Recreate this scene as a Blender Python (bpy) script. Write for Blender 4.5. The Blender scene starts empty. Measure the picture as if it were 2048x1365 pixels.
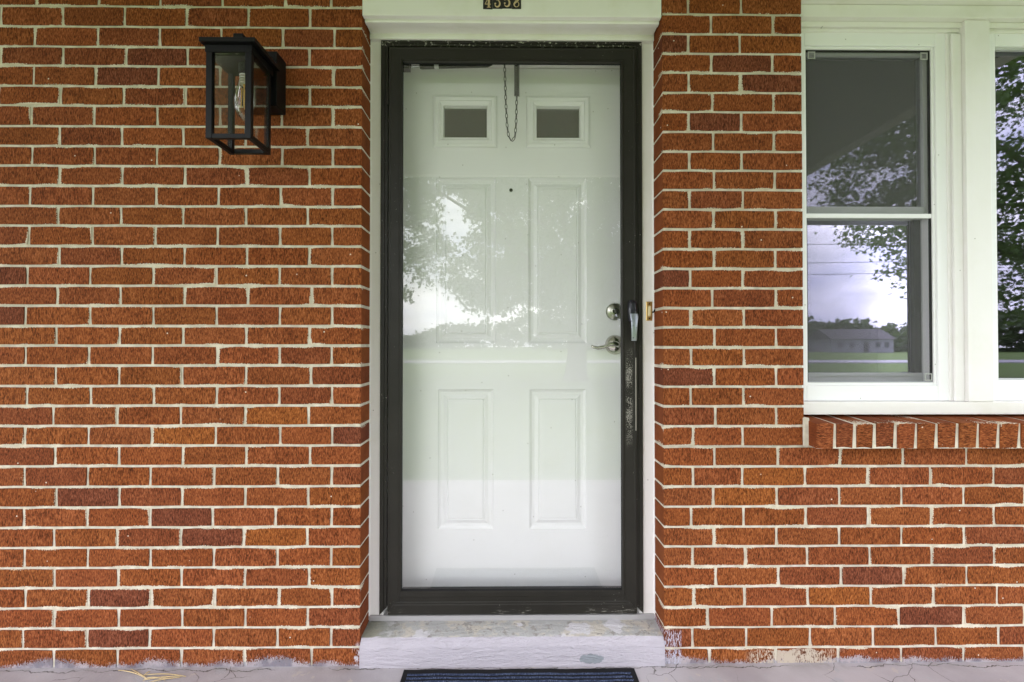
import bpy, bmesh, math, random
import numpy as np
from mathutils import Vector, Matrix

random.seed(7)
rng = np.random.default_rng(11)
SC = bpy.context.scene
COL = SC.collection

# ------------------------------------------------------------------ camera
D, H = 1.546, 1.076                      # distance to the brick face, eye height over the porch floor
YAW, PITCH, FPX = 0.0096, 0.0105, 910.2
fwd = Vector((math.sin(YAW) * math.cos(PITCH), math.cos(YAW) * math.cos(PITCH), math.sin(PITCH)))
rgt = Vector((math.cos(YAW), -math.sin(YAW), 0))
upv = rgt.cross(fwd)
CAM = Vector((0, -D, H))
cd = bpy.data.cameras.new('camera'); co = bpy.data.objects.new('camera', cd); COL.objects.link(co)
cd.sensor_width = 36; cd.lens = 16.0; cd.clip_start = 0.02; cd.clip_end = 2000
co.location = CAM; co.rotation_euler = fwd.to_track_quat('-Z', 'Y').to_euler()
SC.camera = co

# ------------------------------------------------------------------ sky, sun, exposure
SUN_EL, SUN_AZ = math.radians(56), math.radians(205)    # high, hazy, in front of the house
w = bpy.data.worlds.new('World'); SC.world = w; w.use_nodes = True
nt = w.node_tree; nt.nodes.clear()
wo = nt.nodes.new('ShaderNodeOutputWorld'); bg = nt.nodes.new('ShaderNodeBackground')
sky = nt.nodes.new('ShaderNodeTexSky'); sky.sky_type = 'NISHITA'; sky.sun_disc = False
sky.sun_elevation = SUN_EL; sky.sun_rotation = SUN_AZ; sky.air_density = 1.2; sky.dust_density = 2.5
tc = nt.nodes.new('ShaderNodeTexCoord'); mp = nt.nodes.new('ShaderNodeMapping'); mp.inputs['Scale'].default_value = (2.2, 2.2, 6.5)
nz = nt.nodes.new('ShaderNodeTexNoise'); nz.inputs['Scale'].default_value = 1.3; nz.inputs['Detail'].default_value = 4; nz.inputs['Roughness'].default_value = .55
cr = nt.nodes.new('ShaderNodeValToRGB'); cr.color_ramp.elements[0].position = .36; cr.color_ramp.elements[1].position = .58
cr.color_ramp.elements[0].color = (.45, .45, .45, 1); cr.color_ramp.elements[1].color = (1, 1, 1, 1)
mx = nt.nodes.new('ShaderNodeMix'); mx.data_type = 'RGBA'
nz2 = nt.nodes.new('ShaderNodeTexNoise'); nz2.inputs['Scale'].default_value = 2.1; nz2.inputs['Detail'].default_value = 4
cr2 = nt.nodes.new('ShaderNodeValToRGB'); cr2.color_ramp.elements[0].position = .36; cr2.color_ramp.elements[1].position = .62
cr2.color_ramp.elements[0].color = (.60, .61, .74, 1); cr2.color_ramp.elements[1].color = (1, .98, 1, 1)
sc2 = nt.nodes.new('ShaderNodeVectorMath'); sc2.operation = 'SCALE'; sc2.inputs['Scale'].default_value = 21.0
nt.links.new(mp.outputs[0], nz2.inputs['Vector']); nt.links.new(nz2.outputs['Fac'], cr2.inputs['Fac']); nt.links.new(cr2.outputs['Color'], sc2.inputs[0]); nt.links.new(sc2.outputs[0], mx.inputs['B'])
nt.links.new(tc.outputs['Generated'], mp.inputs['Vector']); nt.links.new(mp.outputs[0], nz.inputs['Vector'])
nt.links.new(nz.outputs['Fac'], cr.inputs['Fac']); nt.links.new(cr.outputs['Color'], mx.inputs['Factor'])
nt.links.new(sky.outputs[0], mx.inputs['A']); nt.links.new(mx.outputs['Result'], bg.inputs['Color'])
bg.inputs['Strength'].default_value = 0.13
nt.links.new(bg.outputs[0], wo.inputs[0])
w.cycles.sampling_method = 'MANUAL'; w.cycles.sample_map_resolution = 512

sd = bpy.data.lights.new('sun', 'SUN'); so = bpy.data.objects.new('sun', sd); COL.objects.link(so)
sd.energy = 1.4; sd.angle = math.radians(12); sd.color = (1, .95, .88)
sdir = Vector((math.sin(SUN_AZ) * math.cos(SUN_EL), math.cos(SUN_AZ) * math.cos(SUN_EL), math.sin(SUN_EL)))
so.rotation_euler = sdir.to_track_quat('Z', 'Y').to_euler(); so.location = (0, -6, 8)

SC.view_settings.view_transform = 'Standard'; SC.view_settings.look = 'None'
SC.view_settings.exposure = 1.30; SC.view_settings.gamma = 1.0
SC.cycles.use_denoising = True; SC.cycles.use_adaptive_sampling = True; SC.cycles.adaptive_threshold = .015
SC.cycles.max_bounces = 8; SC.cycles.diffuse_bounces = 4; SC.cycles.glossy_bounces = 3; SC.cycles.transparent_max_bounces = 16
SC.cycles.sample_clamp_indirect = 6

# ------------------------------------------------------------------ helpers
def at(px, py, Y):
    """world point on the plane y = Y that the photograph's pixel (px, py) shows"""
    d = fwd * FPX + rgt * (px - 1024) + upv * (682.5 - py)
    t = (Y - CAM.y) / d.y
    return CAM + d * t
def ax(px, Y, py=692): return at(px, py, Y).x
def az(py, Y, px=1015): return at(px, py, Y).z

WL = {}
def link(o, parent=None, loc=Vector((0, 0, 0))):
    COL.objects.link(o)
    WL[o] = loc.copy()
    if parent is not None:
        o.parent = parent; o.location = loc - WL[parent]
    else:
        o.location = loc
    return o
def tag(o, label=None, cat=None, group=None, kind=None):
    if label: o['label'] = label
    if cat: o['category'] = cat
    if group: o['group'] = group
    if kind: o['kind'] = kind
    return o
def thing(name, label, cat, loc=(0, 0, 0), group=None):
    o = bpy.data.objects.new(name, None); o.empty_display_size = .05
    link(o, None, Vector(loc)); return tag(o, label, cat, group)

class MB:
    def __init__(s): s.v = []; s.f = []
    def add(s, vs, fs):
        b = len(s.v); s.v += [tuple(p) for p in vs]; s.f += [tuple(i + b for i in f) for f in fs]; return s
    def box(s, x0, x1, y0, y1, z0, z1):
        if x0 > x1: x0, x1 = x1, x0
        if y0 > y1: y0, y1 = y1, y0
        if z0 > z1: z0, z1 = z1, z0
        v = [(x0,y0,z0),(x1,y0,z0),(x1,y1,z0),(x0,y1,z0),(x0,y0,z1),(x1,y0,z1),(x1,y1,z1),(x0,y1,z1)]
        return s.add(v, [(0,3,2,1),(4,5,6,7),(0,1,5,4),(1,2,6,5),(2,3,7,6),(3,0,4,7)])
    def loft(s, rings, closed=True, caps=True):
        n = len(rings[0]); vs = [p for r in rings for p in r]; fs = []
        for k in range(len(rings) - 1):
            for i in range(n if closed else n - 1):
                j = (i + 1) % n
                fs.append((k*n+i, k*n+j, (k+1)*n+j, (k+1)*n+i))
        if caps:
            fs.append(tuple(range(n))[::-1]); fs.append(tuple((len(rings)-1)*n+i for i in range(n)))
        return s.add(vs, fs)
    def tube(s, path, r, n=8):
        path = [Vector(p) for p in path]; rings = []
        for k, p in enumerate(path):
            t = (path[min(k+1, len(path)-1)] - path[max(k-1, 0)]).normalized()
            a = t.orthogonal().normalized() if k == 0 else (pa - t * pa.dot(t)).normalized()
            pa = a; b = t.cross(a); rr = r[k] if isinstance(r, (list, tuple)) else r
            rings.append([p + (a*math.cos(2*math.pi*i/n) + b*math.sin(2*math.pi*i/n)) * rr for i in range(n)])
        return s.loft(rings)
    def lathe(s, prof, c, axis='y', n=24):
        rings = []
        for r, t in prof:
            ring = []
            for i in range(n):
                a = 2*math.pi*i/n; p, q = r*math.cos(a), r*math.sin(a)
                ring.append((c[0]+p, c[1]+t, c[2]+q) if axis == 'y' else (c[0]+p, c[1]+q, c[2]+t) if axis == 'z' else (c[0]+t, c[1]+p, c[2]+q))
            rings.append(ring)
        return s.loft(rings)
    def build(s, name, mat, parent=None, bevel=0, smooth=False, recenter=True):
        c = Vector((0, 0, 0))
        if recenter and s.v:
            a = np.array(s.v); c = Vector(((a.min(0) + a.max(0)) / 2).tolist())
        me = bpy.data.meshes.new(name)
        me.from_pydata([(p[0]-c.x, p[1]-c.y, p[2]-c.z) for p in s.v], [], s.f)
        bm = bmesh.new(); bm.from_mesh(me); bmesh.ops.recalc_face_normals(bm, faces=bm.faces); bm.to_mesh(me); bm.free()
        if smooth:
            for p in me.polygons: p.use_smooth = True
        me.materials.append(mat)
        o = bpy.data.objects.new(name, me); link(o, parent, c)
        if bevel:
            m = o.modifiers.new('bevel', 'BEVEL'); m.width = bevel; m.segments = 2; m.limit_method = 'ANGLE'; m.angle_limit = math.radians(40)
        if smooth == 'auto':
            m = o.modifiers.new('split', 'EDGE_SPLIT'); m.split_angle = math.radians(38)
        return o
def box(name, mat, parent, x0, x1, y0, y1, z0, z1, bevel=.0012):
    return MB().box(x0, x1, y0, y1, z0, z1).build(name, mat, parent, bevel)

def side_piece(rect, prof, side):
    """one mitred side of a picture frame; prof = closed loop of (inset, y)"""
    x0, x1, z0, z1 = rect; a = []; b = []
    for ins, y in prof:
        if side == 'l': a.append((x0+ins, y, z0+ins)); b.append((x0+ins, y, z1-ins))
        if side == 'r': a.append((x1-ins, y, z0+ins)); b.append((x1-ins, y, z1-ins))
        if side == 't': a.append((x0+ins, y, z1-ins)); b.append((x1-ins, y, z1-ins))
        if side == 'b': a.append((x0+ins, y, z0+ins)); b.append((x1-ins, y, z0+ins))
    return MB().loft([a, b])
def nested(rect, prof, face=True):
    x0, x1, z0, z1 = rect
    rings = [[(x0+i, y, z0+i), (x1-i, y, z0+i), (x1-i, y, z1-i), (x0+i, y, z1-i)] for i, y in prof]
    m = MB().loft(rings, caps=False)
    if face:
        n = len(m.v); m.f.append((n-4, n-3, n-2, n-1))
    return m

def sheet(x0, x1, y, z0, z1):
    return MB().add([(x0, y, z0), (x1, y, z0), (x1, y, z1), (x0, y, z1)], [(0, 1, 2, 3)])
# ------------------------------------------------------------------ materials
def srgb(r, g, b):
    f = lambda c: (c/255/12.92) if c/255 <= .04045 else ((c/255+.055)/1.055)**2.4
    return (f(r), f(g), f(b), 1)
class Mat:
    def __init__(s, name, base=(.5,.5,.5), rough=.6, metal=0, spec=.5):
        s.m = bpy.data.materials.new(name); s.m.use_nodes = True; s.nt = s.m.node_tree
        s.b = s.nt.nodes['Principled BSDF']; s.o = s.nt.nodes['Material Output']
        s.b.inputs['Base Color'].default_value = (*base[:3], 1); s.b.inputs['Roughness'].default_value = rough
        s.b.inputs['Metallic'].default_value = metal; s.b.inputs['Specular IOR Level'].default_value = spec
        s._p = None
    def n(s, t, **kw):
        x = s.nt.nodes.new('ShaderNode' + t)
        for k, v in kw.items():
            if k in x.inputs: s.set(x.inputs[k], v)
            else: setattr(x, k, v)
        return x
    def set(s, inp, v):
        if isinstance(v, bpy.types.NodeSocket): s.nt.links.new(v, inp)
        elif isinstance(v, bpy.types.Node): s.nt.links.new(v.outputs[0], inp)
        else: inp.default_value = v
    def pos(s):
        if not s._p: s._p = s.n('NewGeometry')
        return s._p.outputs['Position']
    def xyz(s):
        x = s.n('SeparateXYZ', Vector=s.pos()); return x.outputs[0], x.outputs[1], x.outputs[2]
    def noise(s, scale, detail=3, rough=.55, vec=None, dist=0):
        return s.n('TexNoise', Vector=vec or s.pos(), Scale=scale, Detail=detail, Roughness=rough, Distortion=dist).outputs['Fac']
    def scaled(s, sx, sy, sz, vec=None):
        return s.n('Mapping', Vector=vec or s.pos(), Scale=(sx, sy, sz)).outputs[0]
    def math(s, op, a, b=0., c=0.):
        x = s.n('Math', operation=op); s.set(x.inputs[0], a); s.set(x.inputs[1], b); s.set(x.inputs[2], c); return x.outputs[0]
    def ss(s, v, lo, hi):
        x = s.n('MapRange', interpolation_type='SMOOTHSTEP'); s.set(x.inputs[0], v); s.set(x.inputs[1], lo); s.set(x.inputs[2], hi); return x.outputs[0]
    def mix(s, f, a, b, blend='MIX'):
        x = s.n('Mix', data_type='RGBA', blend_type=blend)
        s.set(x.inputs['Factor'], f); s.set(x.inputs['A'], a); s.set(x.inputs['B'], b); return x.outputs['Result']
    def ramp(s, f, stops):
        x = s.n('ValToRGB', Fac=f); e = x.color_ramp.elements
        while len(e) < len(stops): e.new(.5)
        for k, (p, c) in enumerate(stops): e[k].position = p; e[k].color = (*c[:3], 1)
        return x.outputs['Color']
    def col(s, c): s.set(s.b.inputs['Base Color'], c); return s
    def rough(s, c): s.set(s.b.inputs['Roughness'], c); return s
    def bump(s, h, strength=.4, dist=.002):
        b = s.n('Bump', Strength=strength, Distance=dist, Height=h); s.set(s.b.inputs['Normal'], b.outputs[0]); return s

# x coordinates of the door opening
OPL, OPR = ax(722.3, 0), ax(1326.3, 0)
XO = (OPL + OPR) / 2

MORTAR_C = (.70, .645, .535)
def mortar_mat():
    m = Mat('mortar', MORTAR_C, .92, spec=.1)
    f = m.noise(30, 2); g = m.noise(330, 2, .6)
    c = m.mix(m.ss(f, .35, .7), (.55, .505, .405, 1), (.71, .655, .54, 1))
    c = m.mix(m.ss(g, .60, .76), c, (.46, .415, .33, 1))
    x, y, z = m.xyz()
    # grey porch paint brushed onto the foot of the wall
    pz = m.math('SUBTRACT', m.math('ADD', .010, m.math('MULTIPLY', m.math('SUBTRACT', m.noise(16, 2), .5), .07)), z)
    c = m.mix(m.ss(pz, 0, .004), c, (.40, .39, .42, 1))
    m.col(c).bump(g, .7, .003); return m.m
def brick_mat(name, lay, foot=False):
    m = Mat(name, rough=.92, spec=.1)
    x, y, z = m.xyz()
    u = m.math('ADD', x, y)
    oi = m.n('ObjectInfo')
    vec = m.n('CombineXYZ', X=u, Y=m.math('MULTIPLY', oi.outputs['Random'], 7.), Z=z).outputs[0]
    sv = m.scaled(330, 1, 92, vec) if lay == 'flat' else m.scaled(92, 1, 330, vec)
    st = m.noise(1, 2, .65, sv, .4)
    nx = m.n('SeparateXYZ', Vector=m._p.outputs['Normal'])
    smooth_face = m.ss(m.math('MAXIMUM', m.math('ABSOLUTE', nx.outputs[0]), m.math('ABSOLUTE', nx.outputs[2])), .45, .6)
    tex2 = m.math('ADD', m.math('MULTIPLY', st, m.math('SUBTRACT', 1., m.math('MULTIPLY', smooth_face, .8))), m.math('MULTIPLY', smooth_face, .37))
    low = m.noise(16, 2, .55, vec)
    t = m.math('ADD', tex2, m.math('MULTIPLY', m.math('SUBTRACT', low, .5), .17))
    c = m.ramp(t, [(.32, (.058, .0165, .0060)), (.44, (.156, .0425, .0130)), (.55, (.243, .0700, .0210)), (.68, (.360, .1250, .0430))])
    c = m.mix(1., c, oi.outputs['Color'], 'MULTIPLY')
    # mortar dragged over the arrises
    ed = m.n('Attribute', attribute_name='edge').outputs['Fac']
    e = m.math('ADD', ed, m.math('MULTIPLY', m.math('SUBTRACT', m.noise(230, 2, .65), .5), 1.1))
    e = m.math('ADD', e, m.math('MULTIPLY', m.math('SUBTRACT', m.noise(8.5, 1, .5, vec), .5), 1.9))
    c = m.mix(m.ss(e, 1.12, 1.19), c, (.62, .55, .43, 1))
    sp = m.n('TexVoronoi', Vector=vec, Scale=15.).outputs['Distance']
    c = m.mix(m.ss(sp, .042, .028), c, (.70, .63, .52, 1))
    if foot:
        # porch paint on the lowest course, thin and streaky
        reach = m.math('ADD', .004, m.math('MULTIPLY', m.ss(m.noise(3.1, 2, .6), .36, .68), .028))
        pz = m.math('SUBTRACT', reach, z)
        pz = m.math('ADD', pz, m.math('ADD', m.math('MULTIPLY', m.math('SUBTRACT', st, .5), .045), m.math('MULTIPLY', m.math('SUBTRACT', m.noise(260, 2, .7), .5), .05)))
        pcol = m.mix(m.ss(m.noise(18, 3), .40, .58), (.40, .39, .42, 1), (.20, .215, .26, 1))
        c = m.mix(m.math('MULTIPLY', m.ss(pz, 0., .005), .8), c, pcol)
        # smear of buff mortar right of the step, paint brushed round the step's ends
        d1 = m.math('SUBTRACT', m.math('ADD', .046, m.math('MULTIPLY', m.math('SUBTRACT', m.noise(26, 3), .5), .05)), z)
        d1 = m.math('MULTIPLY', m.ss(d1, 0, .004), m.math('MULTIPLY', m.ss(x, .80, .84), m.ss(x, 1.16, 1.06)))
        c = m.mix(m.math('MULTIPLY', d1, m.ss(m.math('ADD', st, m.math('MULTIPLY', m.math('SUBTRACT', m.noise(9, 2), .5), .9)), .44, .52)), c, (.46, .39, .31, 1))
        d2 = m.math('MULTIPLY', m.math('MULTIPLY', m.ss(x, OPR-.02, OPR-.01), m.ss(x, OPR+.060, OPR+.055)), m.ss(z, .118, .108))
        c = m.mix(m.math('MULTIPLY', d2, m.ss(st, .48, .58)), c, (.42, .42, .50, 1))
        d3 = m.math('MULTIPLY', m.ss(m.math('ADD', x, m.math('MULTIPLY', m.math('SUBTRACT', m.noise(60, 2), .5), .05)), OPL-.022, OPL-.012), m.math('MULTIPLY', m.ss(z, .085, .06), m.ss(x, OPL+.02, OPL+.015)))
        c = m.mix(m.math('MULTIPLY', d3, m.ss(st, .46, .54)), c, (.55, .53, .58, 1))
    m.col(c); m.bump(tex2, .8, .003)
    return m.m
M_MORTAR = mortar_mat(); M_BRICK = brick_mat('brick_face', 'flat'); M_ROWLOCK = brick_mat('brick_on_edge', 'edge'); M_FOOT = brick_mat('brick_face_with_paint', 'flat', True)

def paint_mat(name, c, rough=.45, dirt=.12, tint=(.62, .60, .47), grain='h'):
    m = Mat(name, c, rough)
    n1 = m.noise(5, 5, .6); n2 = m.noise(1, 3, .6, m.scaled(*((6, 40, 160) if grain == 'h' else (160, 40, 6))))
    k = m.math('MULTIPLY', m.ss(n1, .45, .8), dirt * 3)
    cc = m.mix(k, (*c, 1), (*tint, 1))
    px_, py_, pz_ = m.xyz()
    spk = m.ss(m.n('TexVoronoi', voronoi_dimensions='2D', Vector=m.n('CombineXYZ', X=px_, Y=pz_, Z=0.).outputs[0], Scale=5.5).outputs['Distance'], .014, .008)
    cc = m.mix(m.math('MULTIPLY', spk, .7), cc, (.25, .23, .2, 1))
    m.col(cc); m.rough(m.math('ADD', rough - .06, m.math('MULTIPLY', n1, .14)))
    m.bump(m.math('ADD', n2, m.math('MULTIPLY', m.noise(300, 2), .25)), .22, .0008); return m.m
M_TRIM = paint_mat('white_trim_paint', (.82, .80, .775), dirt=.13)
M_TRIMV = paint_mat('white_trim_paint_upright', (.84, .82, .805), grain='v', dirt=.08)
M_VINYL = paint_mat('white_vinyl', (.86, .86, .865), .32, .0)
M_DOOR = paint_mat('white_door_paint', (.75, .75, .75), .38, .04)

def bronze_mat():
    m = Mat('bronze_aluminium', (.04, .036, .028), .42, 0, .25)
    x, y, z = m.xyz()
    fl = m.ss(m.noise(150, 3, .7), .685, .72); area = m.ss(m.noise(6, 3), .46, .62)
    k = m.math('MULTIPLY', fl, area)
    # rubbed bare along the latch stile below the handle, and along the bottom rail
    wear = m.math('MULTIPLY', m.math('MULTIPLY', m.ss(x, ax(1249, .085), ax(1254, .085)), m.ss(x, ax(1266, .085), ax(1262, .085))), m.math('MULTIPLY', m.ss(z, az(905, .085), az(850, .085)), m.ss(z, az(690, .085), az(720, .085))))
    k = m.math('MAXIMUM', k, m.math('MULTIPLY', m.math('MULTIPLY', wear, .5), m.ss(m.math('ADD', m.noise(260, 3, .75), m.math('MULTIPLY', m.math('SUBTRACT', m.noise(30, 2), .5), .5)), .51, .57)))
    k = m.math('MAXIMUM', k, m.math('MULTIPLY', m.ss(z, .155, .13), m.math('MULTIPLY', m.ss(m.noise(1, 3, .7, m.scaled(40, 60, 260)), .54, .66), m.math('MULTIPLY', .38, m.ss(m.noise(6, 2), .44, .6)))))
    k = m.math('MAXIMUM', k, m.math('MULTIPLY', m.ss(z, az(96, .085), az(90, .085)), m.math('MULTIPLY', .8, m.ss(m.noise(90, 3, .7), .58, .64))))
    base = m.mix(m.noise(9, 4), (.011, .0100, .0075, 1), (.026, .0235, .0185, 1))
    m.col(m.mix(k, base, (.50, .48, .42, 1)))
    m.rough(m.math('ADD', .36, m.math('MULTIPLY', m.noise(20, 3), .22))); m.bump(m.noise(1, 2, .5, m.scaled(300, 40, 30)), .12, .0005); return m.m
M_BRONZE = bronze_mat()

def pane_mat(name, refl, tint=(1, 1, 1), rough=0.0, wav=0.0, gc=(1, 1, 1)):
    m = Mat(name); nt = m.nt; nt.nodes.remove(m.b)
    tr = m.n('BsdfTransparent', Color=(*tint, 1)); gl = m.n('BsdfGlossy', Color=(*gc, 1), Roughness=rough)
    lw = m.n('Fresnel', IOR=1.5)
    fac = m.math('MINIMUM', m.math('MULTIPLY', lw.outputs[0], refl / .04), .95)
    if wav:
        bp = m.n('Bump', Strength=wav, Distance=.004, Height=m.noise(3.2, 1)); m.set(gl.inputs['Normal'], bp.outputs[0])
    ms = m.n('MixShader'); m.set(ms.inputs[0], fac); nt.links.new(tr.outputs[0], ms.inputs[1]); nt.links.new(gl.outputs[0], ms.inputs[2])
    nt.links.new(ms.outputs[0], m.o.inputs[0]); return m.m
M_PANE = pane_mat('storm_glass', .098, (.99, .995, .99), 0, 0)
M_WIN = pane_mat('window_glass', .15, (.75, .77, .76), .016, .03, (.74, .73, .95))
M_LITE = pane_mat('door_lite_glass', .14, (.6, .6, .6))
M_LGLASS = pane_mat('lantern_glass', .012, (.97, .98, .98))
def screen_mat():
    m = Mat('insect_screen'); nt = m.nt
    m.b.inputs['Base Color'].default_value = (.16, .16, .16, 1); m.b.inputs['Roughness'].default_value = .6
    tr = m.n('BsdfTransparent'); ms = m.n('MixShader')
    ms.inputs[0].default_value = .20
    nt.links.new(tr.outputs[0], ms.inputs[1]); nt.links.new(m.b.outputs[0], ms.inputs[2]); nt.links.new(ms.outputs[0], m.o.inputs[0]); return m.m
M_SCREEN = screen_mat()
M_BLACK = Mat('black_powder_coat', (.0035, .0035, .0042), .42, spec=.22).m
M_RUBBER = Mat('black_rubber', (.009, .009, .010), .8, spec=.2).m
M_STEEL = Mat('satin_nickel', (.55, .53, .48), .22, 1).m
M_CHROME = Mat('chrome', (.62, .65, .70), .16, 1).m
M_BRASS = Mat('brass', (.78, .56, .22), .32, 1).m
M_CREAM = Mat('cream_plastic', (.76, .66, .40), .4).m
M_DARK = Mat('dark_gap', (.012, .012, .012), .8).m
M_ALU = paint_mat('grey_aluminium', (.52, .53, .54), .4, .04)
def steelchain():
    m = Mat('dull_chain_steel', (.035, .034, .028), .5, .3); return m.m
M_CHAIN = steelchain()

def concrete_paint(name, top=False):
    m = Mat(name, (.66, .62, .67), .55)
    n = m.noise(3.1, 5, .6); p = m.noise(10, 5, .62)
    c = m.mix(m.ss(n, .35, .65), (.325, .30, .315, 1), (.415, .385, .40, 1))
    peel = m.ss(p, .60, .615)
    c = m.mix(m.math('MULTIPLY', peel, .8), c, (.36, .355, .375, 1))
    sand = m.ss(m.noise(17, 5, .65), .63, .65)
    c = m.mix(m.math('MULTIPLY', sand, .6), c, (.46, .41, .36, 1))
    dv = m.n('Mix', data_type='VECTOR'); dv.inputs['Factor'].default_value = .08
    m.set(dv.inputs['A'], m.pos()); m.set(dv.inputs['B'], m.n('TexNoise', Vector=m.pos(), Scale=9., Detail=4.).outputs['Color'])
    vo = m.n('TexVoronoi', Vector=dv.outputs['Result'], feature='DISTANCE_TO_EDGE', Scale=6.5).outputs['Distance']
    crk = m.math('MULTIPLY', m.ss(vo, .007, .002), m.ss(m.noise(2.6, 2), .50, .58))
    x, y, z = m.xyz()
    # the open joint where slab and wall have parted, and dirt gathered in it
    jy = m.math('ADD', y, m.math('ADD', .016, m.math('MULTIPLY', m.math('SUBTRACT', m.noise(13, 4, .6), .5), .06)))
    jn = m.math('MULTIPLY', m.ss(m.math('ABSOLUTE', jy), .0022, .0006), m.ss(m.noise(2.3, 2), .42, .5))
    crk = m.math('MAXIMUM', crk, jn)
    grime = m.math('MULTIPLY', m.ss(y, -.045, .0), m.ss(m.noise(21, 4, .65), .42, .66))
    c = m.mix(m.math('MULTIPLY', grime, .75), c, (.27, .25, .235, 1))
    c = m.mix(crk, c, (.07, .06, .05, 1))
    m.col(c)
    h = m.math('SUBTRACT', m.math('ADD', m.noise(120, 4), m.math('MULTIPLY', m.noise(14, 3), 1.5)), m.math('ADD', crk, m.math('MULTIPLY', peel, .7)))
    m.bump(h, .35, .003); return m.m
M_FLOOR = concrete_paint('painted_concrete')
def step_paint():
    m = Mat('painted_step', (.66, .62, .67), .5)
    x, y, z = m.xyz()
    n = m.noise(4, 4)
    c = m.mix(n, (.37, .345, .385, 1), (.46, .43, .47, 1))
    nz_ = m.n('SeparateXYZ', Vector=m._p.outputs['True Normal'] if 'True Normal' in m._p.outputs else m._p.outputs['Normal']).outputs[2]
    top = m.ss(nz_, .8, .95)
    tw = m.mix(m.ss(m.noise(16, 5, .65), .47, .56), (.40, .395, .385, 1), (.50, .46, .40, 1))
    tw = m.mix(m.ss(m.noise(38, 4, .7), .56, .60), tw, (.30, .28, .26, 1))
    tw = m.mix(m.ss(m.noise(9, 4, .6), .58, .62), tw, (.58, .56, .58, 1))
    tw = m.mix(m.math('MULTIPLY', m.ss(x, OPL + .16, OPL + .02), .75), tw, (.13, .145, .10, 1))   # mossy left end
    c = m.mix(top, c, tw)
    # bare grey chip low on the front
    cx, cz = ax(1180, -.008), az(1318, -.008)
    dx = m.math('MULTIPLY', m.math('SUBTRACT', x, cx), 1 / .042); dz = m.math('MULTIPLY', m.math('SUBTRACT', z, cz), 1 / .017)
    dd = m.math('ADD', m.math('MULTIPLY', dx, dx), m.math('MULTIPLY', dz, dz))
    dd = m.math('ADD', dd, m.math('MULTIPLY', m.math('SUBTRACT', m.noise(70, 3), .5), 1.8))
    c = m.mix(m.math('MULTIPLY', m.ss(dd, 1.0, .85), m.math('SUBTRACT', 1., top)), c, (.23, .25, .27, 1))
    m.col(c)
    rip = m.noise(1, 4, .6, m.scaled(14, 30, 80), 1.2)
    m.bump(m.math('ADD', rip, m.math('MULTIPLY', m.noise(90, 4), .4)), .8, .009); return m.m
M_STEP = step_paint()

# ------------------------------------------------------------------ ground and far setting (seen mirrored in the glass)
GZ = -.32
def grass_mat():
    m = Mat('lawn_grass', (.1, .2, .04), .9, spec=.1)
    n = m.noise(.35, 4); f = m.noise(9, 4)
    c = m.mix(n, (.062, .108, .026, 1), (.110, .165, .045, 1)); c = m.mix(m.ss(f, .45, .7), c, (.14, .19, .06, 1)); m.col(c); m.bump(f, .8, .05); return m.m
gm = MB(); N = 48
xs = np.linspace(-420, 420, N); ys = np.linspace(-420, 30, N)
gv = [(float(a), float(b), GZ - (.35 if b > .4 else 0) + (.25 * math.sin(a * .05) * math.cos(b * .06) if b < -45 else 0)) for b in ys for a in xs]
gf = [(j*N+i, j*N+i+1, (j+1)*N+i+1, (j+1)*N+i) for j in range(N-1) for i in range(N-1)]
gm.add(gv, gf); lawn = gm.build('lawn', grass_mat(), recenter=False); tag(lawn, kind='structure')
ma = Mat('road_asphalt', (.30, .29, .31), .9); ma.col(ma.mix(ma.noise(3, 4), (.25, .245, .26, 1), (.36, .35, .37, 1)))
road = MB().box(-420, 420, -40.5, -34.5, GZ - .3, GZ + .06).build('road', ma.m, recenter=False); tag(road, kind='structure')
floor = MB().box(-3.7, 2.42, -1.93, .30, GZ - .4, 0).build('porch_floor', M_FLOOR, recenter=False); tag(floor, kind='structure')

# ------------------------------------------------------------------ porch roof over the camera
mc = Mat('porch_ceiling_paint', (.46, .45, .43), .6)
roof = thing('porch_roof', 'white painted porch ceiling overhead, mirrored in the upper window glass', 'roof', (0, -1, 2.45))
CEIL = 2.46
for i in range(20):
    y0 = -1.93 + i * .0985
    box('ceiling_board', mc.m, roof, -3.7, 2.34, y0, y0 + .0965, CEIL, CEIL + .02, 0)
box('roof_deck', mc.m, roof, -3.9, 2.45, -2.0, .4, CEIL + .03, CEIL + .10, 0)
box('fascia', M_TRIM, roof, -3.9, 2.45, -1.985, -1.945, CEIL - .002, CEIL + .029)
box('side_fascia', M_TRIM, roof, 2.35, 2.44, -1.94, -.02, CEIL - .002, CEIL + .028)

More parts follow.
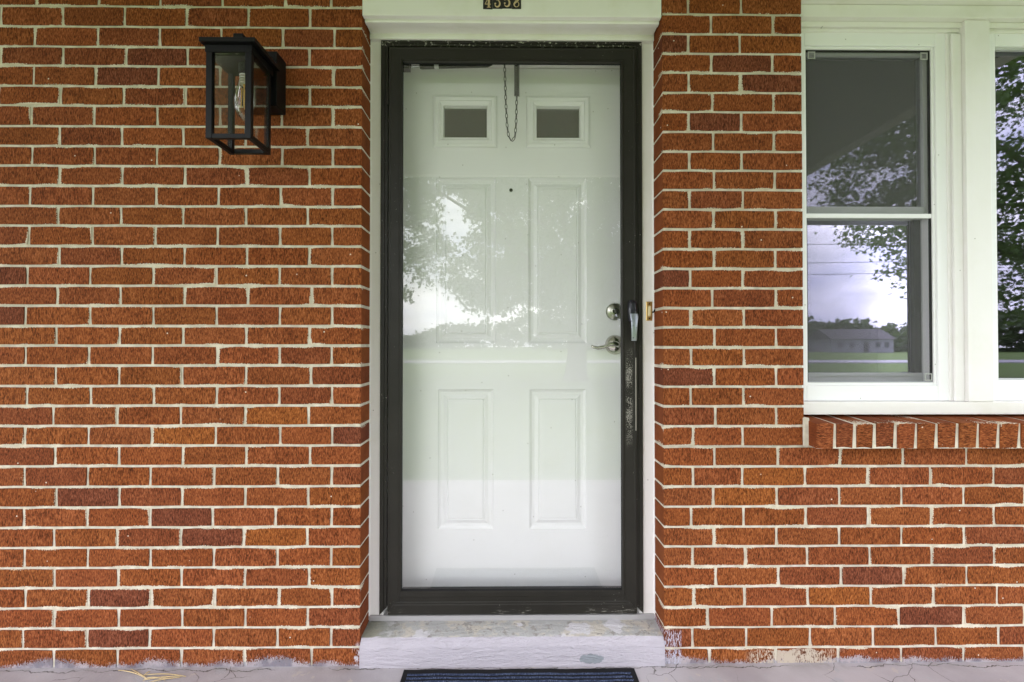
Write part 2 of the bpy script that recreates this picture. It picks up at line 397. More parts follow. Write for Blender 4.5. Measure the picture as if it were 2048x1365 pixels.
# ------------------------------------------------------------------ brick walls
BRICK_CACHE = {}
def brick_mesh(w_, h_, d_, xl, xr, var):
    key = (round(w_ / .02), round(h_ / .008), round(d_ / .02), xl, xr, var)
    if key in BRICK_CACHE: return BRICK_CACHE[key]
    w, h, d = key[0] * .02, key[1] * .008, key[2] * .02
    r = random.Random(key[0]*7919 + key[1]*131 + key[2]*17 + xl*3 + xr*5 + var*1013)
    nl = max(2, int(w / .055)); out = []
    hw, hh = w / 2, h / 2
    for i in range(nl): out.append((-hw + w*i/nl, -hh, 0, -1))
    for i in range(2): out.append((hw, -hh + h*i/2, 1, 0))
    for i in range(nl): out.append((hw - w*i/nl, hh, 0, 1))
    for i in range(2): out.append((-hw, hh - h*i/2, -1, 0))
    j = .0006
    R2, R3, att = [], [], []
    for (x, z, nx_, nz_) in out:
        jx, jz = r.uniform(-j, j), r.uniform(-j, j)
        corner = abs(abs(x) - hw) < 1e-6 and abs(abs(z) - hh) < 1e-6
        k = r.uniform(.0004, .0022) if corner else 0
        exl = xl and x < -hw + 1e-6; exr = xr and x > hw - 1e-6
        px_ = x + jx - math.copysign(k, x) * (0 if (exl or exr) else 1); pz_ = z + jz - math.copysign(k, z) * .7
        if exl: px_ = -hw + jx * .3
        if exr: px_ = hw + jx * .3
        R2.append((px_, r.uniform(-.0006, .0006), pz_))
        ix = max(-hw + .011, min(hw - .011, x)); iz = max(-hh + .011, min(hh - .011, z))
        if exl: ix = -hw + .0025
        if exr: ix = hw - .0025
        R3.append((ix, r.uniform(-.0012, .0002), iz))
        att.append(1.0 if not ((exl or exr) and not corner) else 0.0)
    R0 = [(p[0], d, p[2]) for p in R2]
    n = len(out); vs = R0 + R2 + R3; fs = []
    for k in range(2):
        for i in range(n):
            q = (i + 1) % n; fs.append((k*n+i, k*n+q, (k+1)*n+q, (k+1)*n+i))
    fs.append(tuple(2*n + i for i in range(n)))
    me = bpy.data.meshes.new('brick'); me.from_pydata(vs, [], fs)
    a = me.attributes.new('edge', 'FLOAT', 'POINT')
    a.data.foreach_set('value', [v * .55 for v in att] + att + [0.0] * n)
    BRICK_CACHE[key] = (me, w, h, d); return BRICK_CACHE[key]
def brick_color(dark=None):
    r = random.random()
    if dark == 'plum': return (.72, .74, 1.15, 1)
    if dark == 'light': return (1.16, 1.24, 1.0, 1)
    if r < .10: k = random.uniform(.84, .92); return (k, k * .98, k * 1.2, 1)
    k = random.uniform(.94, 1.09); return (k, k * random.uniform(.96, 1.05), k * random.uniform(.92, 1.12), 1)
def place_brick(parent, x0, x1, z0, z1, d=.098, xl=0, xr=0, yf=0., mat=M_BRICK, dark=None):
    me, w, h, dd = brick_mesh(x1 - x0, z1 - z0, d, xl, xr, random.randrange(6))
    if not me.materials: me.materials.append(M_BRICK)
    o = bpy.data.objects.new('brick', me)
    if mat is not M_BRICK: o.material_slots[0].link = 'OBJECT'; o.material_slots[0].material = mat
    link(o, parent, Vector(((x0+x1)/2, yf + random.uniform(-.0008, .0012), (z0+z1)/2)))
    o.scale = ((x1-x0)/w, d/dd, (z1-z0)/h); o.rotation_euler = (0, random.gauss(0, .0012), 0)
    o.color = brick_color(dark); return o
HJ = .0041    # half a mortar joint

LW = thing('brick_wall', 'red textured brick wall with cream mortar behind the black lantern, left of the door', 'wall', (-1.7, 0.05, 0))
RW = thing('brick_wall', 'red textured brick wall with cream mortar between the door and the white window', 'wall', (1.4, 0.05, 0))
LZ = [16.3,56.7,96.8,135,175.2,214.2,255,294.8,333.8,373.6,414,453,493.5,533.2,572.6,612.3,652.6,691.8,731.5,772,811.4,851.5,891.2,931.7,972.8,1013.7,1054,1094,1134.3,1174,1214.5,1254.6,1295]
LJ = [[72.3,197,320.5,444.4,570,662],[1,125.7,248.6,373,496.5,619.7],[68.7,195,319,442.6,565.5,668.5],[1,125.4,251.8,374.7,498,618.6],[66.8,190.4,316.2,440,563.7,667.4],[-3,121,246.8,371,495,619.7],[62,188,314.4,440,563.7,665],[118.5,242.8,366,490.7,615.3],[64,189,313.3,439,564.4,665.6],[118,243.9,369.3,494,618.6],[59,185.4,311.8,436.5,560.8,665],[115.6,241.4,366,491.4,615],[57.8,185,310,435,560,664],[118,242.8,368.6,493.6,617.9],[54.2,179.6,306,432.5,559,664],[113.8,240.3,368.6,495.7,623.3],[50,180,306.4,432.9,559.3,663.8],[112,238.5,365.7,492,618.6],[50.6,177,304.6,433.6,559,663],[110.6,238,364,491.4,621.5],[53,180.7,307,432.9,558.3,663.8],[105.9,233.8,361.3,489.6,616.8],[49,176.7,302.8,431,560,663.8],[109.5,237.4,365,492,619.7],[48.8,174.9,300.6,427.8,555.4,663],[112.4,238,363.9,490.3,616],[47,174,300,424.6,551,663],[107.3,233.8,361.7,487,614.3],[48,175,300.6,427.5,554.6,662],[108,235.6,362.4,489.6,617.9],[50,176.3,302,429.3,557.5,663.8],[108,236.7,363.9,490.3,615],[45.5,173.8,298.8,427,554.6,662],[107,234.5,362.4,489.6,623]]
RZ = [28.6,68.2,107,145.7,185.3,224,264,303.4,341.3,380,419.3,458.9,498.6,538,576.8,616.6,655,695.4,734,774,813.3,853,893.9,934,973.9,1014,1054.6,1094,1134,1174.5,1215,1256,1297]
RJ = [[1376,1482],[1422,1546],[1376.7,1479.8],[1423,1545],[1377.5,1481.5],[1424.7,1546.8],[1377.5,1482.8],[1426.4,1548],[1379,1483.6],[1428,1550],[1379,1486],[1427.5,1551.5],[1379.5,1485.8],[1428.4,1551],[1380.9,1485.8],[1424.7,1551.9],[1380.9,1488],[1428.9,1552.7],[1382.6,1488],[1428.9,1552.7],[1381.4,1487],[1430.9,1552.7],[1386.3,1485.6],[1429,1555.7,1681,1806.6,1933],[1386.6,1484.8,1610.4,1736.4,1860.6,1988],[1426.7,1553.8,1679,1803.3,1928],[1382.5,1487.4,1612.3,1737,1862.5,1988.8],[1427.8,1553,1679,1803.3,1929],[1385.5,1490.3,1614.8,1739.4,1863.9,1988.8],[1432,1557.5,1682.8,1807.7,1933.7],[1387.7,1489.6,1616.3,1742.3,1868.3,1994.7],[1416,1544,1670.7,1798.5,1927.5],[1385,1492.8,1620.7,1746.7,1872.3,1998.3],[1419.4,1552,1677,1803,1928]]
WINL = ax(1606.5, 0)          # left edge of the window opening
LDARK = {(4,2):'plum',(14,0):'plum',(16,0):'plum',(3,3):'plum',(22,6):'plum',(26,3):'plum',(27,3):'plum',(30,2):'plum',(32,2):'plum',(21,4):'light',(22,3):'light',(27,4):'light',(25,1):'plum'}
RDARK = {(2,0):'plum',(3,1):'plum',(4,2):'plum',(6,1):'plum',(14,0):'plum',(29,3):'plum',(31,4):'plum',(24,2):'light',(25,1):'light',(30,3):'light',(19,0):'plum'}
def courses(side):
    ys, js = (LZ, LJ) if side == 'l' else (RZ, RJ)
    pxr = 715 if side == 'l' else 1330
    zs = [at(pxr, y, 0).z for y in ys]
    p = (zs[0] - zs[-1]) / (len(zs) - 1)
    rows = []
    for k in range(3, 0, -1): rows.append((zs[0] + p*(k), zs[0] + p*(k+1), js[0 if k % 2 == 0 else 1], -k))
    rows.append((zs[0], zs[0] + p, js[0], 0))
    for k in range(1, len(zs)): rows.append((zs[k], zs[k-1], js[k], k))
    rows.append((-.03, zs[-1], js[len(zs)], len(zs)))
    return rows
LX_END, RX_END = -2.62, 2.66
ROWS_L = courses('l'); ROWS_R = courses('r')
for zb, zt, jj, k in ROWS_L:
    py = min(max(692 - ((zb+zt)/2 - H) / D * FPX, -60), 1330)
    xs_ = [at(j, py, 0).x for j in jj]
    while xs_[0] > LX_END: xs_.insert(0, xs_[0] - .2105)
    xs_.append(OPL + HJ)
    off = len(xs_) - len(jj) - 1
    for i in range(len(xs_) - 1):
        last = i == len(xs_) - 2
        place_brick(LW, xs_[i] + HJ, xs_[i+1] - HJ, zb + HJ, zt - HJ, xr=int(last), d=.104 if last else .098, dark=LDARK.get((k, i + 1 - off)), mat=M_FOOT if k > 31 else M_BRICK)
mb = MB().box(LX_END - .1, OPL - .003, .0030, .107, -.05, CEIL + .02); mb.build('mortar', M_MORTAR, LW)
SILL_T = az(846, -.042, 1700)
ZS = None
for zb, zt, jj, k in ROWS_R:
    py = min(max(692 - ((zb+zt)/2 - H) / D * FPX, -60), 1330)
    xs_ = [OPR - HJ] + [at(j, py, 0).x for j in jj]
    if k == 22: xs_.append(at(1611, py, 0).x); ZS = zb
    elif k < 22: xs_.append(WINL + HJ)
    else:
        while xs_[-1] < RX_END: xs_.append(xs_[-1] + .2105)
    for i in range(len(xs_) - 1):
        place_brick(RW, xs_[i] + HJ, xs_[i+1] - HJ, zb + HJ, zt - HJ, xl=int(i == 0), xr=int(k < 22 and i == len(xs_) - 2), d=.104 if i == 0 else .098, dark=RDARK.get((k, i)), mat=M_FOOT if k > 30 else M_BRICK)
mb = MB().box(OPR + .003, WINL - .003, .0030, .107, ZS + .002, CEIL + .02).box(OPR + .003, RX_END + .1, .0032, .1072, -.05, ZS)
mb.build('mortar', M_MORTAR, RW)
# plain returns of the walls outside the picture
mw = Mat('far_brickwork', rough=.9)
bt = mw.n('TexBrick', Vector=mw.n('CombineXYZ', X=mw.xyz()[0], Y=mw.xyz()[2], Z=0.).outputs[0], Scale=1.); bt.inputs['Brick Width'].default_value = .21; bt.inputs['Row Height'].default_value = .0677; bt.inputs['Mortar Size'].default_value = .005
bt.inputs['Color1'].default_value = (.30, .09, .028, 1); bt.inputs['Color2'].default_value = (.22, .06, .02, 1); bt.inputs['Mortar'].default_value = (*MORTAR_C, 1); mw.col(bt.outputs['Color'])
box('wall_return', mw.m, LW, -8.0, LX_END - .101, .0, .11, -.3, CEIL + .02, 0)
box('wall_return', mw.m, RW, RX_END + .15, 8.0, .0, .11, -.3, CEIL + .02, 0)

# brick-on-edge window sill
SJ = [1669.6,1710,1749.8,1791.4,1832,1873.4,1915,1956,1997,2039]
FY = -.042
zt_s, zb_s = az(846.5, FY, 1800), ZS + .001
sx = [ax(1631.5, FY, 870)] + [ax(p, FY, 870) for p in SJ]
while sx[-1] < RX_END: sx.append(sx[-1] + .0679)
TILT = math.radians(4.5)
smb = MB(); dep = .17
smb.v = [(sx[0]+.006, FY+.004, zb_s), (sx[-1]-.006, FY+.004, zb_s), (sx[-1]-.006, .12, zb_s), (sx[0]+.006, .12, zb_s),
         (sx[0]+.006, FY+.003, zt_s-.003), (sx[-1]-.006, FY+.003, zt_s-.003), (sx[-1]-.006, .12, zt_s-.004+math.tan(TILT)*.16), (sx[0]+.006, .12, zt_s-.004+math.tan(TILT)*.16)]
smb.f = [(0,3,2,1),(4,5,6,7),(0,1,5,4),(1,2,6,5),(2,3,7,6),(3,0,4,7)]
sill = smb.build('window_sill', M_MORTAR, RW)
sill['label'] = 'projecting sill of red bricks laid on edge under the window'
for i in range(len(sx) - 1):
    w_, h_ = sx[i+1] - sx[i] - .0125, zt_s - zb_s
    if i == 0: w_ += .006
    me, ww, hh, dd = brick_mesh(w_, h_, dep, 1, 1, 50 + random.randrange(5))
    if not me.materials: me.materials.append(M_ROWLOCK)
    o = bpy.data.objects.new('brick', me)
    cx = (sx[i] + sx[i+1]) / 2 - (.003 if i == 0 else 0)
    link(o, sill, Vector((cx, FY + random.uniform(-.002, .002), (zt_s + zb_s)/2 + random.uniform(-.0015, .0015))))
    o.scale = (w_/ww, dep/dd, h_/hh); o.rotation_euler = (TILT, random.gauss(0, .006), 0); o.color = brick_color()
# mortar packed between the sill's end and the pier
MB().box(WINL - .004, sx[0] + .004, -.006, .1, zb_s + .001, zt_s + .012).build('mortar', M_MORTAR, sill, .003)

# ------------------------------------------------------------------ step in front of the door
prof = [(-.012, -.01), (-.010, .064), (-.008, .068), (.007, .0895), (.011, .0910), (.12, .0950), (.12, -.01)]
nx_ = 60; rings = []
for i in range(nx_ + 1):
    x = OPL + .001 + (OPR - OPL - .002) * i / nx_
    j = random.uniform(-.0008, .0008)
    rings.append([(x, y + (j if k in (1, 2, 3) else 0), z + (random.uniform(-.0008, .0008) if k in (2, 3, 4) else 0)) for k, (y, z) in enumerate(prof)])
step = MB().loft(rings).build('door_step', M_STEP, smooth='auto')
tag(step, 'lavender grey painted concrete step with peeling weathered top below the storm door', 'step')

# ------------------------------------------------------------------ door surround
YF = .0975
fr = thing('door_frame', 'white painted wooden door casing around the dark storm door', 'door frame', (XO, YF, .095))
zlx, zrx = ax(760.5, YF-.008), ax(1285, YF-.008)         # outer edges of the storm frame
ztop = az(80.5, YF-.008)
ZB = .096
box('casing', M_TRIMV, fr, OPL + .002, zlx + .012, YF, YF + .03, ZB, ztop + .10)
box('casing', M_TRIMV, fr, zrx - .012, OPR - .002, YF, YF + .03, ZB, ztop + .10)
box('head_casing', M_TRIM, fr, OPL + .002, OPR - .002, .078, YF + .028, ztop - .006, ztop + .05)
box('jamb', M_TRIMV, fr, OPL + .002, XO - .459, YF + .031, .27, ZB, 2.3)
box('jamb', M_TRIMV, fr, XO + .459, OPR - .002, YF + .031, .27, ZB, 2.3)
DTOP = az(137.5, .19)
box('head_jamb', M_TRIM, fr, XO - .458, XO + .458, YF + .031, .27, DTOP + .004, 2.3)
box('threshold', Mat('weathered_threshold', (.34, .33, .33), .7).m, fr, OPL + .002, OPR - .002, .090, .25, .0940, az(1231, .09), .002)
# sealant bead between casing and brick
box('sealant', M_TRIMV, fr, OPL - .003, OPL + .004, YF - .004, YF + .006, ZB, ztop + .06, .002)
box('sealant', M_TRIMV, fr, OPR - .004, OPR + .003, YF - .004, YF + .006, ZB, ztop + .06, .002)

hd = thing('door_header', 'white boxed wooden header panel above the door carrying the house number', 'header', (XO, 0, az(33, 0)))
zh = az(33.5, -.003)
box('fascia_board', M_TRIM, hd, OPL + .001, OPR - .003, -.004, .016, zh, CEIL - .003, .002)
zh2 = az(46.5, .0165)
box('lower_board', M_TRIM, hd, OPL + .003, OPR - .004, .0165, .034, zh2, zh + .03, .0015)
box('soffit', M_TRIM, hd, OPL + .004, OPR - .005, .0345, .10, zh2 + .003, zh2 + .02, .001)
box('backing', M_TRIM, hd, OPL + .001, OPR - .001, .030, .12, zh2 + .04, CEIL, 0)

# house number: four separate stick-on plaques
hn = thing('house_number', 'black stick-on plaques with cream serif digits 4358 on the white header', 'house number', (ax(1003, 0), -.005, az(19, 0)))
M_PLQ = Mat('black_sticker', (.012, .012, .012), .3).m; M_DIG = Mat('cream_digit', (.62, .47, .28), .45).m
def stroke(m, pts, y):
    """flat stroke; pts = (x, z, half width)"""
    L, Rr = [], []
    for k, (x, z, hw) in enumerate(pts):
        a = pts[max(k-1, 0)]; b = pts[min(k+1, len(pts)-1)]
        t = Vector((b[0]-a[0], b[1]-a[1])).normalized(); nn = Vector((-t.y, t.x))
        L.append((x + nn.x*hw, y, z + nn.y*hw)); Rr.append((x - nn.x*hw, y, z - nn.y*hw))
    n = len(pts)
    m.add(L + Rr, [(i, i+1, n+i+1, n+i) for i in range(n-1)])
def arc(cx, cz, rx, rz, a0, a1, n, w0, w1):
    o = []
    for i in range(n+1):
        a = math.radians(a0 + (a1-a0)*i/n); t = i/n
        o.append((cx + rx*math.cos(a), cz + rz*math.sin(a), w0 + (w1-w0)*math.sin(math.pi*t)))
    return o
px1 = (ax(1020, -.005) - ax(1000, -.005)) / 20        # metres per photo pixel at the header
def digit(ch, cx, zb, y, parent):
    m = MB(); S = px1; P = lambda u, v: (cx + u*S, zb + v*S)
    def st(pts): stroke(m, [(cx+a*S, zb+b*S, w*S) for a, b, w in pts], y)
    if ch == '4':
        st([(1.8, .4, 1.9), (1.8, 27, 1.9)]); st([(-2.2, .5, .55), (6, .5, .55)]); st([(-6.2, 6.9, .8), (6, 6.9, .8)]); st([(-5.8, 7, .6), (-.5, 18, .7), (1.2, 27, .9)])
    if ch == '3':
        st(arc(-.6, 7.2, 5.2, 6.6, 200, 440, 18, .5, 1.7)); st(arc(-.4, 19.6, 4.6, 6.2, -78, 160, 16, .5, 1.6)); st(arc(-4.6, 7.0, .9, .9, 0, 360, 10, 1.0, 1.0))
        st([(-2.5, 13.6, .5), (1, 13.6, .5)])
    if ch == '5':
        st(arc(-.4, 8, 5.4, 7.2, 205, 470, 18, .5, 1.8)); st(arc(-4.6, 7.4, .9, .9, 0, 360, 10, 1.0, 1.0)); st([(-4.4, 12.5, .6), (-3.6, 26, .6)]); st([(-3.8, 25.5, 1.3), (5, 25.8, 1.3)])
    if ch == '8':
        st([(5.2, 17, .7), (3, 14.5, 1.8), (0, 11.8, 2.2), (-3, 9.5, 2.0), (-4.9, 6.6, 1.6), (-4.2, 3.2, 1.2), (-1.8, 1.1, .8), (0, .7, .6), (2.6, 1.5, .7), (4.6, 4.2, .9), (4.9, 7.2, .8), (3.4, 10.4, .6), (0, 13.2, .6), (-3, 16, .8), (-4, 19.5, .9), (-2.6, 23, .8), (.6, 24.6, .6), (3.8, 23, .8), (5.2, 20, 1.0), (5.2, 17, .7)])
    o = m.build('digit', M_DIG, parent); o['label'] = 'cream serif digit ' + ch; return o
for ch, pxc, pyb, wd, rot in (('4', 975.7, 19.2, 19.2, .02), ('3', 995.0, 18.2, 19.0, .01), ('5', 1014, 17.6, 19.4, -.002), ('8', 1032.9, 18.4, 18.4, -.012)):
    x, zb = ax(pxc, -.0045), az(pyb, -.0045)
    hw = wd * px1 / 2
    p = MB(); p.box(x - hw, x + hw, -.0056 - (ord(ch) % 3) * .0003, -.0042, zb, zb + 36 * px1); po = p.build('plaque', M_PLQ, hn)
    po.rotation_euler = (0, rot, 0)
    digit(ch, x, zb + 2.4 * px1, -.0068, po)

# ------------------------------------------------------------------ storm door
sdoor = thing('storm_door', 'dark bronze full-view storm door with a single large glass pane', 'storm door', (XO, .085, .1))
Y1, Y2 = YF - .012, YF - .018        # z-bar face, leaf face
zbar = (zlx, zrx, az(1229.5, Y1), ztop)
zi = ax(774.3, Y1) - zlx
zp = [(0, YF - .0005), (0, Y1 + .002), (.002, Y1), (zi * .55, Y1), (zi * .6, Y1 + .003), (zi - .001, Y1 + .003), (zi - .001, YF + .02), (.004, YF + .02)]
for s in 'lrt':
    r_ = zbar if s != 't' else zbar
    o = side_piece(zbar, zp, s).build({'l': 'frame_side', 'r': 'frame_side', 't': 'frame_head'}[s], M_BRONZE, sdoor)
leaf = (ax(776, Y2), ax(1273, Y2), az(1227.5, Y2), az(95, Y2))
st_w = ax(803.5, Y2) - leaf[0]
def leaf_prof(wd, step=0.):
    return [(0, Y2 + .03), (0, Y2 + .0015), (.0015, Y2), (.006, Y2), (.0075, Y2 + .0012), (wd * .82, Y2 + .0012), (wd * .86, Y2 - .001), (wd - .003, Y2 - .001), (wd, Y2 + .002), (wd, Y2 + .0115), (wd - .006, Y2 + .0135), (wd - .012, Y2 + .03)]
GL = (ax(803.5, Y2), ax(1243.5, Y2), az(1182, Y2), az(125.5, Y2))
side_piece(leaf, leaf_prof(st_w), 'l').build('stile', M_BRONZE, sdoor)
side_piece(leaf, leaf_prof(leaf[1] - GL[1]), 'r').build('stile', M_BRONZE, sdoor)
side_piece(leaf, leaf_prof(leaf[3] - GL[3]), 't').build('top_rail', M_BRONZE, sdoor)
bh = GL[2] - leaf[2]
bp_ = [(0, Y2+.03), (0, Y2-.004), (bh*.40, Y2-.004), (bh*.44, Y2-.001), (bh*.50, Y2-.001), (bh*.53, Y2+.001), (bh*.72, Y2+.001), (bh*.76, Y2-.0005), (bh*.94, Y2), (bh, Y2+.006), (bh, Y2+.03)]
a, b = [], []
for ins, y in bp_:
    e = st_w * min(1, ins / bh) * .98
    a.append((leaf[0] + .0005 + e, y, leaf[2] + ins)); b.append((leaf[1] - .0005 - e, y, leaf[2] + ins))
MB().loft([a, b]).build('bottom_rail', M_BRONZE, sdoor)
# wavy rubber sweep under the bottom rail
sw = []
for i in range(90):
    x = leaf[0] + (leaf[1]-leaf[0]) * i / 89
    dz = .003 * abs(math.sin(i * .55)) * max(0, 1 - i / 45)
    sw.append([(x, Y2+.002, leaf[2]+.006), (x, Y2+.002, leaf[2] - .002 + dz), (x, Y2+.006, leaf[2] - .002 + dz), (x, Y2+.006, leaf[2]+.006)])
MB().loft(sw).build('door_sweep', M_RUBBER, sdoor)
pane = sheet(GL[0]-.006, GL[1]+.006, Y2+.0125, GL[2]-.006, GL[3]+.006).build('glass_pane', M_PANE, sdoor)
# glazing gasket
gk = (GL[0]-.001, GL[1]+.001, GL[2]-.001, GL[3]+.001)
for s in 'lrtb':
    side_piece(gk, [(0, Y2+.004), (0, Y2+.0118), (.0022, Y2+.0118), (.0012, Y2+.006)], s).build('gasket', M_RUBBER, sdoor)
# hinges on the left edge
for py in (650, 1140, 190):
    z = az(py, Y2); h = MB().tube([(ax(774.5, Y1), Y2 - .001, z - .038), (ax(774.5, Y1), Y2 - .001, z + .038)], .0042, 10).build('hinge', M_BRONZE, sdoor, smooth='auto')
# pull handle: black escutcheon, worn chrome lever
hx0, hx1 = ax(1256, Y2), ax(1272, Y2)
han = MB()
zt_, zm_, zb_ = az(601, Y2), az(634, Y2), az(682, Y2)
hc = (hx0 + hx1) / 2
rings = []
for z, hw, y0 in ((zt_, .006, -.008), (zt_-.004, .013, -.014), (zt_-.012, .0148, -.018), (zm_+.012, .0150, -.020), (zm_-.004, .0142, -.019), (zm_-.016, .012, -.014)):
    rings.append([(hc-hw, Y2-.001, z), (hc-hw, Y2+y0*.7, z), (hc-hw*.6, Y2+y0, z), (hc+hw*.6, Y2+y0, z), (hc+hw, Y2+y0*.7, z), (hc+hw, Y2-.001, z)])
mh = Mat('worn_black_handle', (.012, .012, .016), .28)
mh.col(mh.mix(mh.ss(mh.noise(90, 3, .6), .64, .70), (.010, .010, .016, 1), (.20, .21, .24, 1)))
ho = han.loft(rings).build('door_handle', mh.m, sdoor, smooth='auto')
lv = []
for z, hw, y0 in ((zm_+.010, .0135, -.024), (zm_-.006, .0135, -.0285), (zm_-.02, .0115, -.030), ((zm_+zb_)/2, .0102, -.030), (zb_+.006, .0090, -.027), (zb_, .0086, -.025)):
    c = hc + .0015 * (1 if z > (zm_+zb_)/2 else .6)
    lv.append([(c-hw, Y2+y0+.007, z), (c-hw, Y2+y0+.001, z), (c-hw*.8, Y2+y0, z), (c+hw*.8, Y2+y0, z), (c+hw, Y2+y0+.001, z), (c+hw, Y2+y0+.007, z)])
mcw = Mat('worn_chrome', (.60, .63, .68), .2, 1)
kk = mcw.ss(mcw.noise(60, 4, .65), .60, .68); mcw.col(mcw.mix(kk, (.34, .36, .41, 1), (.10, .11, .14, 1))); mcw.rough(mcw.math('ADD', .36, mcw.math('MULTIPLY', kk, .2)))
MB().loft(lv).build('lever', mcw.m, ho, smooth='auto')
# worn white edge of the latch stile
box('latch_strip', Mat('worn_latch_edge', (.34, .32, .27), .5).m, sdoor, ax(1270.6, Y2), ax(1272.2, Y2), Y2 - .0015, Y2 + .004, az(862, Y2), az(716, Y2), 0)
# pneumatic closer and wind chain between the two doors
YC = YF + .035
clo = MB(); zc = az(134, YC)
clo.tube([(ax(838, YC), YC, zc - .001), (ax(842, YC), YC, zc), (ax(975, YC), YC, zc + .009), (ax(984, YC), YC, zc + .012)], [.008, .0105, .0105, .006], 14)
cl = clo.build('door_closer', M_BLACK, sdoor, smooth='auto')
MB().tube([(ax(806, YC), YC, zc - .003), (ax(842, YC), YC, zc)], .0035, 10).build('piston_rod', M_CHROME, cl, smooth='auto')
bk = MB().box(ax(796, YC), ax(818, YC), YC - .008, YC + .02, zc - .011, zc + .007); bk.tube([(ax(821, YC), YC - .012, zc - .014), (ax(821, YC), YC - .012, zc + .012)], .0025, 8)
bk.build('bracket', M_BLACK, cl)
MB().lathe([(.0112, 0), (.0112, .016)], (ax(868, YC), YC, zc + .0012), 'x', 14).build('adjuster_band', M_ALU, cl, smooth='auto')
def chain_link(m, c, t, nrm, L=.0205, W=.0078, r=.0015):
    b = t.cross(nrm).normalized(); pts = []
    for i in range(13):
        a_ = 2*math.pi*i/12; pts.append(c + t * (L/2*math.cos(a_)) + b * (W/2*math.sin(a_)))
    m.tube(pts, r, 5)
pts = [(1009, 108), (1009, 126), (1010, 160), (1011.5, 205), (1014, 250), (1017, 272), (1020.5, 279), (1026, 280), (1030, 274), (1032, 250), (1033, 215), (1033.5, 192)]
path = [at(p[0], p[1], YC + .012) for p in pts]
seg = [0]
for i in range(1, len(path)): seg.append(seg[-1] + (path[i]-path[i-1]).length)
chm = MB(); nlk = int(seg[-1] / .0168)
for i in range(nlk):
    s_ = seg[-1] * (i + .5) / nlk; k = max(j for j in range(len(seg)) if seg[j] <= s_); k = min(k, len(seg)-2)
    u = (s_ - seg[k]) / (seg[k+1]-seg[k]); p = path[k].lerp(path[k+1], u); t = (path[k+1]-path[k]).normalized()
    nrm = Vector((0, 1, 0)) if i % 2 else Vector((0, 1, 0)).cross(t).normalized()
    if i % 2 == 0: nrm = (nrm + Vector((0, .5, 0))).normalized()
    chain_link(chm, p, t, (nrm - t * nrm.dot(t)).normalized())
chn = chm.build('wind_chain', M_CHAIN, sdoor, smooth=True)
p0, p1 = at(1033.5, 128, YC + .012), at(1033.5, 193, YC + .012)
hel = []
for i in range(14 * 10 + 1):
    a_ = 2*math.pi*i/10; t = i/(140); q = p0.lerp(p1, t); hel.append(q + Vector((math.cos(a_), math.sin(a_), 0)) * .0086)
spg = MB().tube(hel, .0021, 5); spg.tube([p0 + Vector((0, 0, .03)), p0 - Vector((0, 0, .01))], .002, 6); spg.tube([p0 + Vector((.002, 0, 0)), p1 + Vector((.002, 0, 0))], .0022, 6)
spg.build('spring', Mat('dark_spring_steel', (.018, .018, .015), .5, .2).m, chn, smooth=True)

# ------------------------------------------------------------------ entry door behind the glass
YD = .19
ed = thing('entry_door', 'white panelled steel entry door with two small dark glass lights at the top', 'door', (XO, YD, .1))
def drect(l, r, t, b): return (ax(l, YD), ax(r, YD), az(b, YD), az(t, YD))
lites = [drect(866, 994, 193, 296), drect(1053, 1181, 193, 296)]
pans = [drect(872, 992, 357, 687), drect(1057, 1174, 357, 687), drect(876, 987, 779, 1059), drect(1059, 1172, 779, 1059)]
holes = lites + pans
SL = (XO - .4555, XO + .4555, .112, DTOP)
xsb = sorted({SL[0], SL[1], *[h[0] for h in holes], *[h[1] for h in holes]}); zsb = sorted({SL[2], SL[3], *[h[2] for h in holes], *[h[3] for h in holes]})
slab = MB()
for i in range(len(xsb)-1):
    for j in range(len(zsb)-1):
        cx, cz = (xsb[i]+xsb[i+1])/2, (zsb[j]+zsb[j+1])/2
        if any(h[0] < cx < h[1] and h[2] < cz < h[3] for h in holes): continue
        slab.add([(xsb[i], YD, zsb[j]), (xsb[i+1], YD, zsb[j]), (xsb[i+1], YD, zsb[j+1]), (xsb[i], YD, zsb[j+1])], [(0,1,2,3)])
slab.box(SL[0], SL[1], YD + .030, YD + .044, SL[2], SL[3])
for x0, x1, z0, z1 in ((SL[0], SL[0]+.004, SL[2], SL[3]), (SL[1]-.004, SL[1], SL[2], SL[3]), (SL[0]+.004, SL[1]-.004, SL[3]-.004, SL[3]), (SL[0]+.004, SL[1]-.004, SL[2], SL[2]+.004)):
    slab.box(x0, x1, YD + .0005, YD + .0295, z0, z1)
slab.build('door_leaf', M_DOOR, ed)
for h in pans:
    nested(h, [(0, YD), (.003, YD + .004), (.010, YD + .0085), (.020, YD + .0095), (.034, YD + .004), (.038, YD + .0055), (.040, YD + .0025), (.042, YD + .0020)]).build('panel', M_DOOR, ed)
for h in lites:
    f_ = nested(h, [(0, YD), (.002, YD - .006), (.010, YD - .009), (.020, YD - .007), (.024, YD - .009), (.034, YD - .002), (.038, YD - .002), (.0395, YD + .010), (.041, YD + .024)], face=False).build('light_frame', M_DOOR, ed)
    g = (h[0]+.0405, h[1]-.0405, h[2]+.0405, h[3]-.0405)
    MB().box(g[0]-.002, g[1]+.002, YD+.016, YD+.019, g[2]-.002, g[3]+.002).build('glass', M_LITE, f_)
    MB().box(g[0]-.002, g[1]+.002, YD+.0285, YD+.0296, g[2]-.002, g[3]+.002).build('pane_backing', Mat('grey_backing', (.16, .145, .14), .9).m, f_)  # added grey sheet behind the glass, gives the panes their dark tone
MB().lathe([(.0065, 0), (.0065, -.003), (.0045, -.004)], (ax(1022, YD), YD, az(381, YD)), 'y', 20).build('peephole', Mat('peephole_dark', (.03, .028, .02), .3, .6).m, ed, smooth='auto')
